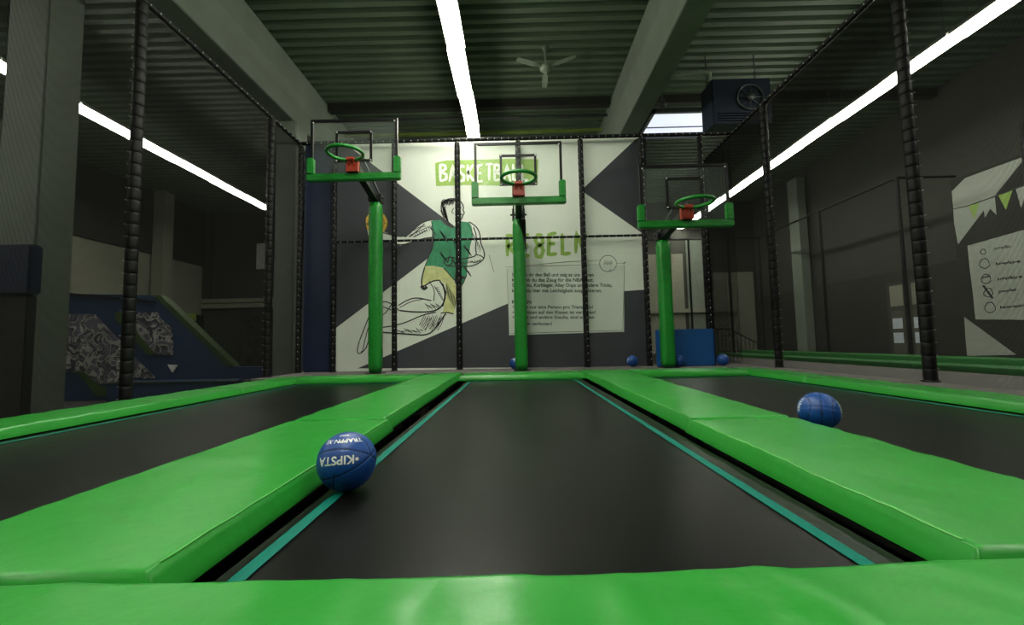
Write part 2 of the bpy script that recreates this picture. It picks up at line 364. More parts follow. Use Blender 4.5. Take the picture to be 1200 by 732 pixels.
# second court on the right
for k, (y0, y1) in enumerate(((3.0, 8.0), (8.01, 13.0), (13.01, 18.0))):
    s_ = ('nearest piece', 'middle piece', 'farthest piece')[k]
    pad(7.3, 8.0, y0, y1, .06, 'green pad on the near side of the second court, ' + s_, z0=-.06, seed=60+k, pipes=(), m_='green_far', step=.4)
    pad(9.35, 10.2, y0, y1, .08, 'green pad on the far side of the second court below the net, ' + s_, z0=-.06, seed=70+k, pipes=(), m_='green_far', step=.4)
t = empty('trampoline', (8.7, 10.5, -.06), 'dark trampoline bed of the second court beyond the right net', 'trampoline')
b = MB(); b.box(-.68, -7.5, .005, .63, 7.5, .02); b.build('jump_bed', 'jumpmat', t)
b = MB(); b.box(-.6, -7.4, .022, -.56, 7.4, .026); b.box(.5, -7.4, .022, .54, 7.4, .026); b.build('border_line', 'teal', t)
t = empty('trampoline', (6.95, 10.5, -.06), 'narrow dark bed beside the grey walkway right of the net', 'trampoline')
b = MB(); b.box(-.38, -7.5, .005, .33, 7.5, .02); b.build('jump_bed', 'jumpmat', t)
b = MB(); b.box(-.36, -7.4, .022, -.31, 7.4, .03); b.build('border_line', 'green_far', t)

# ------------------------------------------------------------------ net posts, rails, nets
TOPZ = 5.18
SEG = .155
def section_mesh(r, h):
    b = MB(); prof = [(-h/2+.001, r*.93), (-h/2+.006, r*.99), (-h*.2, r*1.01), (h*.2, r*1.0), (h/2-.006, r*.99), (h/2-.001, r*.93)]
    b.tube([(0, 0, z) for z, _ in prof], [q for _, q in prof], 12)
    return b
near_first = []
def lacing_mb(r, h, step, ang):
    b = MB(); k = 0; z = step
    while z < h:
        ca, sa = cos(ang), sin(ang)
        px, py = ca*(r+.004), sa*(r+.004)
        b.tube([(px-.008*ca, py-.008*sa, z-.006), (px+.012*ca, py+.012*sa, z), (px-.004*ca, py-.004*sa, z+.008)], .0055, 5)
        z += step
    return b
def near_post(x, y, label, first=[None], z0=PZ):
    t = empty('net_post', (x, y, z0), label, 'post')
    h = TOPZ-z0
    b = MB(); b.tube([(0, 0, 0), (0, 0, h)], .035, 10); b.build('pole', 'black', t)
    n = int(h/SEG)
    for k in range(n):
        if first[0] is None: o = section_mesh(.068, SEG).build('foam_section', 'foam', t); first[0] = o
        else: o = first[0].copy(); COL.objects.link(o); o.parent = t
        o.location = (0, 0, SEG*(k+.5))
    ang = pi*.9 if x < 0 else pi*.05
    b = lacing_mb(.07, h, SEG, -pi/2 - (.9 if x < 0 else -.9)); o = b.build('lacing', 'tie', t, kind='stuff'); o['label'] = 'white cable ties'
    b = MB(); b.tube([(0, 0, 0), (0, 0, .02)], .09, 12); b.build('foot_plate', 'black', t)
    return t
def far_post(x, y, label, z0=PZ, top=TOPZ, r=.062, ties=True):
    t = empty('net_post', (x, y, z0), label, 'post'); h = top-z0
    b = MB(); n = int(h/SEG); pts = []; rr = []
    for k in range(n):
        for dz, q in ((.004, .9), (.014, 1), (SEG-.014, 1), (SEG-.004, .9)): pts.append((0, 0, k*SEG+dz)); rr.append(r*q)
    b.tube(pts, rr, 8); b.build('foam_sleeve', 'foam', t)
    if ties:
        b = lacing_mb(r+.004, h, SEG, -pi/2+.25); o = b.build('lacing', 'tie', t, kind='stuff'); o['label'] = 'white cable ties'
    b = MB(); b.tube([(0, 0, 0), (0, 0, .02)], r*1.3, 10); b.build('foot_plate', 'black', t)
    return t
near_post(-4.8, 5.24, 'thick black foam wrapped net post at the left, in front of the blue ramps', z0=-.15)
near_post(-4.8, 8.2, 'black foam wrapped net post beside the far left concrete column')
near_post(4.95, 5.2, 'thick black foam wrapped net post at the right, nearest on that side')
near_post(4.95, 8.15, 'black foam wrapped net post at the right, second from the camera')
near_post(-4.8, 2.25, 'black foam wrapped net post left of the camera, outside the picture', z0=-.15)
near_post(4.95, 2.25, 'black foam wrapped net post right of the camera, outside the picture')
BY = 9.38
for x, s_ in ((-4.03, 'at the left edge of the big banner'), (-2.68, 'just right of the left hoop post'), (-1.25, 'in front of the drawn player'), (.13, 'right behind the middle hoop'),
              (1.54, 'in front of the printed rules'), (2.90, 'at the right edge of the big banner'), (4.23, 'behind the blue mat and right hoop')):
    far_post(x, BY, 'black foam wrapped post of the end row ' + s_)
far_post(4.95, 10.8, 'black foam wrapped post at the far end of the right net')
far_post(-4.8, 9.38, 'black foam wrapped corner post beside the navy padding')
def rail(a, c, label, r=.045, ties=True, name='net_rail'):
    a = Vector(a); c = Vector(c); t = empty(name, a, label, 'rail'); d = c-a; n = int(d.length/SEG)
    pts = []; rr = []
    for k in range(n):
        for q, s_ in ((.03, .88), (.1, 1), (.9, 1), (.97, .88)): pts.append(d*((k+q)/n)); rr.append(r*s_)
    b = MB(); b.tube(pts, rr, 8); b.build('foam_sleeve', 'foam', t)
    if ties:
        b = MB()
        for k in range(1, n):
            p = d*(k/n); e = Vector((0, -1, 0)) if abs(d.x) > abs(d.y) else Vector((1 if a.x < 0 else -1, 0, 0))
            p = p + e*r; b.tube([p-e*.005+Vector((0, 0, -.02)), p+e*.008+Vector((0, 0, -.012)), p-e*.003+Vector((0, 0, 0))], .0055, 5)
        o = b.build('lacing', 'tie', t, kind='stuff'); o['label'] = 'white cable ties'
    return t
rail((-4.8, 2.2, TOPZ), (-4.8, 9.38, TOPZ), 'black foam wrapped top rail of the left net')
rail((4.95, 2.2, TOPZ), (4.95, 10.8, TOPZ), 'black foam wrapped top rail of the right net')
rail((-4.8, BY, TOPZ+.03), (4.95, BY, TOPZ+.03), 'black foam wrapped top rail above the big banner')
rail((-4.03, BY, 2.92), (2.90, BY, 2.92), 'black foam wrapped middle rail across the big banner', r=.028)
def net(a, c, z0, z1, label, pitch=.0085, th=.0025):
    a = Vector((*a, 0)); c = Vector((*c, 0)); d = c-a; L_ = d.length; e = d.normalized(); q = Vector((-e.y, e.x, 0))
    b = MB(); n = int(L_/pitch)
    def strand(p0, p1, s1, s2):
        b.add([p0+s1, p0-s1*.5+s2, p0-s1*.5-s2, p1+s1, p1-s1*.5+s2, p1-s1*.5-s2], [(0, 1, 4, 3), (1, 2, 5, 4), (2, 0, 3, 5)], True)
    for k in range(n+1):
        p = a + e*(L_*k/n); strand(p+Vector((0, 0, z0)), p+Vector((0, 0, z1)), q*th*.58, e*th*.5)
    m_ = int((z1-z0)/pitch)
    for k in range(m_+1):
        z = Vector((0, 0, z0+(z1-z0)*k/m_)); strand(a+z, c+z, q*th*.58, Vector((0, 0, th*.5)))
    o = b.build('safety_net', 'net'); tag(o, label, 'net'); return o
net((-4.8, 2.25), (-4.8, 9.38), -.14, TOPZ, 'fine black safety net hanging along the left side')
net((4.95, 2.25), (4.95, 10.8), PZ, TOPZ, 'fine black safety net hanging along the right side')
net((2.95, BY), (4.9, BY), PZ, TOPZ, 'fine black safety net behind the right hoop')
# second court net
for x, y, s_ in ((10.5, 5.6, 'outside the picture'), (10.5, 8.6, 'in front of the side banner'), (10.5, 11.5, 'beside the side banner'), (10.5, 14.5, 'along the wainscot'), (10.5, 18.2, 'at its far corner'), (9.2, 18.2, 'behind the stair railing'), (7.5, 18.2, 'left of the stair railing')):
    far_post(x, y, 'thin dark post of the second court net ' + s_, z0=-.06, top=4.9, r=.05, ties=False)
rail((10.5, 11.5, 4.88), (10.5, 18.2, 4.88), 'dark top rail of the second court net running away along the wall', r=.035, ties=False)
rail((5.6, 18.2, 4.88), (10.5, 18.2, 4.88), 'dark top rail across the far end of the second court', r=.035, ties=False)
rail((10.5, 11.5, 4.88), (12.1, 11.5, 4.88), 'short dark top rail reaching the side banner', r=.035, ties=False)

# ------------------------------------------------------------------ basketball hoops
def hoop(x, ring_z, tilt, label, pole_h):
    t = empty('basketball_hoop', (x, 8.7, PZ), label, 'hoop')
    ph = pole_h-PZ
    # padded post
    b = MB(); n = 26; pts = []; rr = []
    for k in range(n+1):
        z = .02+(ph-.02)*k/n; pts.append((0, 0, z)); rr.append((.135+.006*noise.noise((x, 0, z*6)))*(0.86 if k in (0, n) else 1))
    vs = []; K = 16
    for i, p in enumerate(pts):
        for k in range(K):
            a = 2*pi*k/K; c_, s_ = cos(a), sin(a); q = rr[i]/max(abs(c_), abs(s_))**.62
            q += .006*noise.noise((c_*2+x, s_*2, p[2]*7))
            vs.append((c_*q*.95, s_*q*.95, p[2]))
    b.add(vs, [(i*K+k, i*K+(k+1) % K, (i+1)*K+(k+1) % K, (i+1)*K+k) for i in range(n) for k in range(K)] + [tuple(range(K))[::-1], tuple(n*K+k for k in range(K))], True)
    o = b.build('post_padding', 'postgreen', t); o['label'] = 'wrinkled green vinyl sleeve on the post'
    b = MB(); b.box(-.045, -.045, 0, .045, .045, ph+.16); b.box(-.16, -.16, 0, .16, .16, .015); b.build('post', 'black', t)
    zb = ring_z-.26-PZ                                    # backboard foot
    yb = 7.5-8.7
    b = MB(); b.bar((0, .05, ph+.06), (0, yb+.12, zb+.20), .13, .12)
    b.build('arm', 'black', t)
    b = MB(); b.bar((-.10, .10, ph+.10), (-.10, yb+.14, zb+.42), .03); b.bar((.10, .10, ph+.10), (.10, yb+.14, zb+.42), .03)
    b.build('arm_strut', 'steel', t)
    b = MB(); b.box(-.13, -.1, ph+.02, -.08, .12, ph+.22); b.box(.08, -.1, ph+.02, .13, .12, ph+.22); b.tube([(-.17, 0, ph+.12), (.17, 0, ph+.12)], .02, 8); b.build('hinge', 'black', t)
    # backboard
    W, H = .77, 1.06
    brd = MB(); brd.box(-W, yb-.006, zb, W, yb+.006, zb+H); bo = brd.build('backboard', 'acrylic', t); bo['label'] = 'clear acrylic backboard'
    b = MB(); fw = .022
    b.box(-W-fw, yb-.02, zb, -W+fw, yb+.02, zb+H+fw); b.box(W-fw, yb-.02, zb, W+fw, yb+.02, zb+H+fw); b.box(-W+fw, yb-.02, zb+H-fw, W-fw, yb+.02, zb+H+fw); b.box(-W+fw, yb-.02, zb, W-fw, yb+.02, zb+2*fw)
    b.build('board_frame', 'black', bo)
    b = MB(); sw = .31; s0, s1 = zb+.30, zb+.83
    b.box(-sw-fw, yb-.022, s0-fw, -sw+fw, yb-.008, s1+fw); b.box(sw-fw, yb-.022, s0-fw, sw+fw, yb-.008, s1+fw); b.box(-sw, yb-.022, s1-fw, sw, yb-.008, s1+fw); b.box(-sw, yb-.022, s0-fw, sw, yb-.008, s0+fw)
    b.build('target_square', 'black', bo)
    b = MB()
    for sx_ in (-1, 1):
        for (bx, bz) in ((W-.03, zb+H-.04), (sw, s1), (sw, s0)):
            b.tube([(sx_*bx, yb-.022, bz), (sx_*bx, yb-.034, bz)], .014, 8)
    b.build('bolts', 'tie', bo, kind='stuff')
    b = MB(); pw = .058
    def sag(k): return .004*sin(k*9+x)
    b.box(-W-.075, yb-pw, zb-.07, W+.075, yb+pw, zb+.062); b.box(-W-.075, yb-pw, zb+.05, -W+.045, yb+pw, zb+.36); b.box(W-.045, yb-pw, zb+.05, W+.075, yb+pw, zb+.36)
    o = b.build('board_padding', 'postgreen', t, bevel=.018); o['label'] = 'green padding round the lower edge of the backboard'
    # ring and bracket
    rc = (0, yb-.42, ring_z-PZ); R_ = .292
    b = MB(); pts = [(R_*cos(a), R_*sin(a), tilt*R_*sin(a)) for a in [2*pi*k/40 for k in range(40)]]
    b.tube([(rc[0]+p[0], rc[1]+p[1], rc[2]+p[2]) for p in pts], .031, 10, closed=True)
    o = b.build('ring', 'postgreen', t); o['label'] = 'green padded ring'
    b = MB(); z = rc[2]
    b.box(-.105, yb-.125, z-.20, .105, yb-.012, z+.01); b.prism([(-.075, yb-.125, z+.005), (.075, yb-.125, z+.005), (.07, yb-.20, z+.035), (-.07, yb-.20, z+.035)], (0, 0, -.05))
    b.bar((-.06, yb-.1, z-.12), (-.03, yb-.17, z-.0), .03); b.bar((.06, yb-.1, z-.12), (.03, yb-.17, z-.0), .03)
    o = b.build('bracket', 'red', t, bevel=.006); o['label'] = 'red steel ring bracket'
    return t
hoop(-2.87, 3.90, 0.0, 'tall basketball hoop on a green padded post at the left', 3.55)
mid_hoop = hoop(.10, 3.39, 0.0, 'basketball hoop in the middle, in front of the green headline', 3.12)
b = MB(); zz = 3.12-PZ; b.prism([(.0, -.142, zz-.02), (.142, -.142, zz-.02), (.142, -.142, zz-.75), (.10, -.142, zz-.5), (.05, -.142, zz-.2)], (0, .01, 0)); o = b.build('open_seam', 'black', mid_hoop); o['label'] = 'dark gap where the green sleeve hangs open'
hoop(3.06, 2.90, 0.0, 'lowest basketball hoop, at the right beside the blue mat', 2.62)

# ------------------------------------------------------------------ big banner
BN = 9.56
t = empty('banner', (-.6, BN, PZ), 'huge white and anthracite wall banner with a basketball player and rules', 'banner')
OX = Vector((-.6, BN, PZ))
def bp(u, v, k=0): p = on_y(u, v, BN); return Vector((p.x, BN-.0015*k-.001, p.z)) - OX
def P(pts, k=0): return [bp(u, v, k) for u, v in pts]
def crop(pts, x0, y0, s): return [(x0+a/s, y0+b_/s) for a, b_ in pts]
a0 = bp(391, 157); a1 = bp(756, 157); zt = 5.28-PZ
x0_, x1_ = -4.12+.6, 2.99+.6
b = MB(); b.box(x0_, 0, 0, x1_, .03, zt); b.build('sheet', 'banner', t)
NB = (0, -1, 0)
def flatpart(name, pts, k, m_, label=None):
    bb = MB(); bb.flat(P(pts, k)); o = bb.build(name, m_, t)
    if label: o['label'] = label
    return o
flatpart('dark_print', [(393, 161), (399, 164), (542, 272), (394, 384)], 1, 'bdark', 'anthracite triangle at the upper left of the banner')
flatpart('dark_print', [(419, 431.5), (594, 356), (668, 330), (731, 341), (758, 339), (758, 429.5)], 1, 'bdark', 'anthracite area along the bottom of the banner')
flatpart('dark_print', [(745, 163), (757, 161), (758, 277), (681, 223)], 1, 'bdark', 'anthracite triangle at the upper right of the banner')
flatpart('green_patch', [(510, 191), (522, 188), (560, 187), (600, 186), (631, 186.5), (630.5, 200), (630, 217), (590, 217.5), (545, 216.8), (511, 218)], 1, 'bgreen', 'lime brush patch behind the headline')
# hand painted headline letters, strokes in a unit box (x 0..1, y 0..1 up)
GL = {'B': [[(0, 0), (0, 1), (.6, .95), (.75, .75), (.1, .55), (.8, .4), (.8, .12), (0, 0)]], 'A': [[(0, 0), (.45, 1), (.9, 0)], [(.2, .4), (.75, .4)]],
      'S': [[(.8, .9), (.4, 1), (.1, .8), (.3, .55), (.75, .4), (.7, .1), (.05, .05)]], 'K': [[(.05, 0), (.05, 1)], [(.75, 1), (.08, .5), (.85, 0)]],
      'E': [[(.75, 1), (.1, .95), (.05, 0), (.8, .03)], [(.08, .5), (.65, .52)]], 'T': [[(0, .97), (.95, 1)], [(.48, .98), (.48, 0)]],
      'L': [[(.05, 1), (.08, .03), (.8, .06)]], 'R': [[(.05, 0), (.05, 1), (.7, .9), (.65, .6), (.1, .5), (.85, 0)]],
      'G': [[(.75, .95), (.3, 1), (.1, .75), (.35, .5), (.75, .6), (.7, .9)], [(.35, .5), (.1, .3), (.2, 0), (.6, -.05), (.8, .25), (.6, .5), (.35, .5)]],
      'N': [[(.05, 0), (.1, 1), (.75, .05), (.85, 1)]]}
def brush(word, u0, u1, v0, v1, slope, w_, mt, k, widths=None, name='lettering'):
    bb = MB(); n = len(word); st = (u1-u0)/n
    for i, ch in enumerate(word):
        uu = u0+st*i; jig = (i*37 % 5-2)*.35
        for s_ in GL[ch]:
            pts = []
            for q in range(len(s_)-1):
                for h in range(4): a = s_[q]; c = s_[q+1]; f_2 = h/4; pts.append((a[0]+(c[0]-a[0])*f_2, a[1]+(c[1]-a[1])*f_2))
            pts.append(s_[-1])
            bb.ribbon(P([(uu+st*.84*a, v1+jig+(v0-v1)*c+slope*(uu-u0+st*a)) for a, c in pts], k), w_, NB)
    return bb.build(name, mt, t)
o = brush('BASKETBALL', 516, 622, 193.5, 213, -.012, .06, 'bwhite', 3); o['label'] = 'white headline BASKETBALL'
o = brush('REGELN', 594, 690, 276, 301, -.045, .085, 'bgreen', 3); o['label'] = 'lime headline REGELN'
# rules panel
C3 = lambda pts: crop(pts, 590, 260, 5.227)
flatpart('text_panel', C3([(22, 285), (740, 265), (738, 672), (33, 693)]), 4, 'bpaper', 'pale panel with the printed rules')
b = MB()
for s_ in ([(12, 277), (300, 268), (600, 262)], [(130, 268), (400, 243), (590, 235)], [(690, 255), (745, 250)], [(740, 262), (736, 480), (730, 668)], [(22, 290), (34, 690)], [(40, 684), (400, 672), (728, 664)]):
    b.ribbon(P(C3(s_), 6), .012, NB)
ring_ = [(640+52*cos(a), 255+50*sin(a)) for a in [2*pi*k/24 for k in range(25)]]
b.ribbon(P(C3(ring_), 6), .012, NB)
for q in range(9): b.ribbon(P(C3([(612+q*6, 262+8*sin(q*2)), (618+q*6, 240+6*cos(q*3)), (626+q*5, 262)]), 6), .01, NB)
b.ribbon(P(C3([(733, 258), (748, 243)]), 6), .03, NB); b.ribbon(P(C3([(645, 300), (658, 292)]), 6), .025, NB)
b.build('line_drawing', 'ink', t)
def textline(s_, ua, ub, v, hpx, k=6, m_='ink', fn=None):
    me = text_mesh(s_, 1.0); xs_ = [q.co.x for q in me.vertices]; lo, hi = min(xs_), max(xs_)
    fn = fn or bp
    for q in me.vertices:
        f_2 = (q.co.x-lo)/(hi-lo); p = fn(ua+(ub-ua)*f_2, v-hpx*q.co.y/.7, k); q.co = p
    me.materials.append(M[m_]); o = bpy.data.objects.new('text_line', me); COL.objects.link(o); return o
LN = [('Schnapp dir den Ball und zeig es uns deinen', 52, 553, 333, 4.0), ('Korb, ob du das Zeug f\u00fcr die NBA hast.', 52, 552, 365, 4.0),
      ('Slamdunks, Korbleger, Alley Oops und andere Tricks,', 52, 665, 397, 4.0), ('kannst du hier mit Leichtigkeit ausprobieren.', 52, 603, 430, 4.0), ('REGELN', 52, 170, 500, 4.0),
      ('\u2022 Immer nur eine Person pro Trampolin!', 55, 548, 530, 3.8), ('\u2022 Das Sitzen auf den Kissen ist verboten!', 55, 563, 562, 3.8), ('\u2022 Kaffee und andere Snacks, sind auf den', 55, 556, 592, 3.8), ('Matten verboten!', 75, 297, 632, 3.8)]
for s_, a, c, v, h in LN:
    (ua, vv), (ub, _) = C3([(a, v), (c, v)]); o = textline(s_, ua, ub, vv, h); o.parent = t
# the drawn player
C4 = lambda pts: crop(pts, 420, 210, 3.853)
def smooth(pts, it=2):
    for _ in range(it):
        q = [pts[0]]
        for a, c in zip(pts[:-1], pts[1:]): q += [(a[0]*.75+c[0]*.25, a[1]*.75+c[1]*.25), (a[0]*.25+c[0]*.75, a[1]*.25+c[1]*.75)]
        q.append(pts[-1]); pts = q
    return pts
flatpart('drawn_arm', C4([(335, 183), (300, 190), (265, 212), (215, 262), (150, 250), (105, 232), (70, 205), (40, 225), (45, 252), (90, 268), (120, 275), (190, 300), (240, 285), (290, 268), (332, 262)]), 2, 'banner')
ball_ = [(441+13*cos(a), 261+13.5*sin(a)) for a in [2*pi*k/28 for k in range(28)]]
flatpart('drawn_ball', ball_, 3, 'yellow', 'yellow ball drawn in the raised hand')
flatpart('drawn_jersey', C4([(330, 188), (372, 183), (392, 205), (425, 222), (445, 205), (458, 190), (500, 194), (512, 215), (518, 255), (505, 300), (500, 340), (492, 380), (490, 430), (465, 490), (440, 470), (425, 440), (385, 400), (340, 390), (302, 392), (318, 350), (335, 320), (345, 270), (332, 240)]), 3, 'jersey', 'green sleeveless jersey of the drawn player')
flatpart('drawn_shorts', C4([(300, 394), (345, 392), (385, 403), (425, 445), (440, 475), (455, 500), (430, 608), (380, 602), (398, 520), (392, 470), (360, 452), (330, 458), (290, 485), (284, 455), (292, 425)]), 3, 'shorts', 'pale yellow shorts of the drawn player')
b = MB()
def ink(pts, w_=.012, it=2): b.ribbon(P(smooth(C4(pts), it), 5), w_*1.7, NB)
ink([(385, 165), (372, 130), (378, 105), (405, 88), (440, 88), (468, 105), (476, 128), (472, 140), (480, 152), (472, 162), (468, 178), (452, 188), (450, 205)], .016)
ink([(380, 105), (385, 150), (400, 175), (410, 210)], .02); ink([(372, 140), (390, 180), (402, 205)], .014); ink([(392, 120), (388, 160), (408, 195)], .014)
ink([(375, 112), (405, 92), (430, 100)], .02); ink([(398, 98), (380, 125), (392, 150)]); ink([(430, 130), (420, 150), (432, 155)], .01); ink([(455, 130), (465, 130)], .014); ink([(455, 160), (470, 158)], .014)
ink([(335, 183), (300, 190), (265, 212), (215, 262), (150, 252), (110, 240)], .016); ink([(332, 262), (290, 268), (240, 285), (190, 300), (120, 275)], .016)
ink([(300, 200), (270, 230), (230, 262)], .014); ink([(310, 230), (280, 245), (250, 262)], .014); ink([(250, 232), (275, 215), (305, 212)], .01)
ink([(500, 192), (535, 215), (550, 250), (552, 290), (570, 330), (568, 360), (540, 382), (500, 395), (440, 392), (400, 392)], .016)
ink([(520, 215), (535, 260), (528, 310), (535, 345), (500, 355), (450, 362), (420, 350), (395, 358)], .016); ink([(530, 340), (555, 345), (568, 358)], .014)
ink([(395, 358), (385, 375), (400, 392), (425, 380)], .014); ink([(410, 345), (405, 375)], .014); ink([(425, 350), (420, 385)], .014); ink([(505, 370), (530, 380), (555, 360)], .01)
ink([(330, 188), (345, 270), (318, 350), (300, 395)], .012); ink([(300, 395), (284, 455), (288, 490), (330, 460), (365, 455)], .018); ink([(284, 480), (296, 498), (310, 485)], .04)
ink([(365, 455), (395, 500), (388, 560), (350, 597), (260, 600), (185, 592)], .018); ink([(180, 570), (215, 548), (260, 532), (330, 548)], .014); ink([(185, 580), (240, 550), (300, 540)], .01)
ink([(320, 460), (345, 500), (340, 550)], .01); ink([(380, 470), (395, 520), (380, 575)], .02); ink([(430, 608), (400, 600), (372, 605)], .014)
ink([(395, 605), (365, 650), (320, 705), (240, 700), (170, 695), (105, 690)], .018); ink([(110, 668), (170, 660), (230, 640), (290, 612), (350, 600)], .014)
for q in range(16): ink([(300+q*6, 612+q % 3*6), (285+q*6, 640+(q*7) % 30), (275+q*5.5, 660+(q*5) % 26)], .008, 1)
for q in range(10): ink([(150+q*14, 672+q % 4*5), (185+q*12, 684+q % 3*5)], .01, 1)
ink([(185, 592), (150, 560), (110, 548), (60, 590), (40, 640), (5, 730)], .014); ink([(110, 690), (60, 660), (40, 760), (12, 780)], .014); ink([(150, 565), (120, 610), (80, 620), (48, 650), (20, 770)], .012)
ink([(5, 730), (-8, 780), (10, 790), (40, 755)], .014); ink([(60, 600), (100, 570), (150, 590)], .012); ink([(165, 560), (175, 600)], .012)
for q in range(26):
    a = 322+(q*53) % 160; c = 215+(q*31) % 190; ink([(a, c), (a+14, c+18), (a+30, c+38)], .014, 1)
for q in range(12): ink([(374+q*5, 112+(q*5) % 9), (378+q*4.5, 98+(q*7) % 10), (388+q*4.5, 90+(q*3) % 6)], .013, 1)
for q in range(7): ink([(376+q*2, 118+q*8), (388+q*2, 128+q*9), (396+q*2, 142+q*9)], .012, 1)
for q in range(9): ink([(225+q*11, 258-q*5), (240+q*11, 248-q*5), (252+q*10, 262-q*4)], .008, 1)
for q in range(8): ink([(300+q*8, 560+q % 3*5), (312+q*8, 574), (318+q*8, 588-q % 2*6)], .008, 1)
for q in range(8): ink([(340+q*5, 480+q*9), (352+q*5, 492+q*8), (362+q*4, 488+q*9)], .008, 1)
for q in range(7): ink([(505+q*7, 225+q*12), (515+q*6, 240+q*12), (512+q*6, 256+q*12)], .008, 1)
for q in range(7): ink([(455+q*14, 372-q), (466+q*14, 384-q*2), (478+q*12, 376-q*2)], .009, 1)
for q in range(8): ink([(440+q*6, 420+q*3), (438+q*5, 470-q*3)], .02, 1)
for q in range(9): ink([(400+q*5, 470+q*8), (395+q*5, 520+q*8)], .010, 1)
ink([(385, 400), (430, 450), (465, 490), (490, 430)], .014); ink([(590, 340), (600, 380), (612, 420)], .005)
ink([(40, 150), (30, 190), (38, 225)], .01); ink([(35, 200), (70, 215), (110, 240)], .014)
o = b.build('ink_lines', 'ink', t); o['label'] = 'black sketch lines of the leaping basketball player'
b = MB()
for q in (-.5, 0, .5): b.ribbon(P([(441+13*q, 248.5+3*abs(q)), (441+19*q, 261), (441+13*q, 273.5-3*abs(q))], 5), .012, NB)
b.ribbon(P([(428.5, 262), (441, 259), (453.5, 262)], 5), .012, NB); b.build('ball_lines', 'ink', t)

# navy padding left of the banner
b = MB(); b.box(-4.78, 9.5, PZ, -4.14, 9.66, 5.32)
tag(b.build('wall_pad', 'navy', bevel=.03), 'tall navy padding standing left of the big banner', 'pad')
# blue folding mat
t = empty('gym_mat', (3.58, 9.08, PZ), 'bright blue mat standing upright behind the right hoop post', 'mat')
b = MB(); b.box(-.62, -.05, 0, .58, .05, .775); b.build('mat_body', 'blue', t, bevel=.015)
b = MB(); b.box(.582, -.055, .0, .60, .055, .77); o = b.build('side_flap', 'navy', t); o['label'] = 'dark side edge'

# ------------------------------------------------------------------ balls
BR = .121
def seamdist_std(p):
    return min(abs(p.x), abs(p.z), abs(abs(p.x)-(.48+.35*p.z*p.z)))
def sph(a, c): return Vector((a, -sqrt(max(0, 1-a*a-c*c)), c))
P0 = sph(.76, .11); gcs = [P0.cross(sph(-.35, .40)).normalized(), P0.cross(sph(-.12, -.42)).normalized(), P0.cross(sph(.54, .64)).normalized()]
e1 = sph(-.41, -.42); e2 = sph(-.41, -.82); n4 = e1.cross(e2).normalized()
def seamdist_near(p):
    d = min(abs(p.dot(g)) for g in gcs[:2])
    if p.dot(gcs[2].cross(P0)) * (sph(.54, .64).dot(gcs[2].cross(P0))) > 0: d = min(d, abs(p.dot(gcs[2])))
    if p.z < -.4: d = min(d, abs(p.dot(n4)))
    return d
def ball_mesh(fn, sub):
    bm = bmesh.new(); bmesh.ops.create_icosphere(bm, subdivisions=sub, radius=1)
    wd = .034
    for v in bm.verts:
        p = v.co.normalized(); d = fn(p); k = 1-.022*max(0, 1-d/wd)**.7 if d < wd else 1; v.co = p*BR*k
    for f in bm.faces:
        f.smooth = True
        if fn(f.calc_center_median().normalized()) < wd*.62: f.material_index = 1
    me = bpy.data.meshes.new('ball_cover'); bm.to_mesh(me); bm.free(); me.materials.append(M['ballblue']); me.materials.append(M['groove']); return me
def wrap_text(s_, cx_, cz_, width, height, rot=pi, thick=0):
    me = text_mesh(s_, 1.0); bm = bmesh.new(); bm.from_mesh(me); 
    xs_ = [v.co.x for v in bm.verts]; lo, hi = min(xs_), max(xs_)
    bmesh.ops.triangulate(bm, faces=bm.faces[:])
    for _ in range(2): bmesh.ops.subdivide_edges(bm, edges=[e for e in bm.edges if e.calc_length() > .15], cuts=1)
    for v in bm.verts:
        a = ((v.co.x-lo)/(hi-lo)-.5)*width; c = (v.co.y/.7-.5)*height
        a, c = a*cos(rot)-c*sin(rot), a*sin(rot)+c*cos(rot)
        lon = cx_+a; lat = cz_+c
        v.co = Vector((sin(lon)*cos(lat), -cos(lon)*cos(lat), sin(lat)))*BR*1.006
    bm.to_mesh(me); bm.free(); me.materials.append(M['lettering']); return me
def ball_obj(cover, loc, label, rot, texts, group=None):
    t = empty('basketball', (loc[0], loc[1], loc[2]-BR), label, 'ball', group)
    o = bpy.data.objects.new('ball_cover', cover); COL.objects.link(o); o.parent = t; o.location = (0, 0, BR); o.rotation_euler = rot
    for me in texts:
        q = bpy.data.objects.new('lettering', me); COL.objects.link(q); q.parent = o; q['label'] = 'white printed lettering'
    return t
nearcover = ball_mesh(seamdist_near, 6); std = ball_mesh(seamdist_std, 5)
kip = wrap_text('\u2022KIPSTA', -.34, .03, 1.42, .27); tra = wrap_text('TRAPPN XL', -.22, .72, 1.75, .17); n300 = wrap_text('300', -.2, 1.0, .6, .11)
bl = Vector((-.735, 1.86, BR-.012))
dd = bl-CP; rz = math.atan2(-dd.x, dd.y); rx = -math.atan2(-dd.z, sqrt(dd.x**2+dd.y**2))
ball_obj(nearcover, bl, 'blue basketball with white lettering resting against the left pad, nearest the camera', (rx, radians(1), rz), [kip, tra, n300])
k1 = wrap_text('KIPSTA', 1.15, .1, .9, .22, rot=-1.3); k2 = wrap_text('KIPSTA', -1.15, .2, .8, .2, rot=1.2)
ball_obj(std, (1.985, 2.87, BR-.012), 'blue basketball in the right lane beside the middle pad', (radians(-20), radians(3), radians(-28)), [k1, k2])
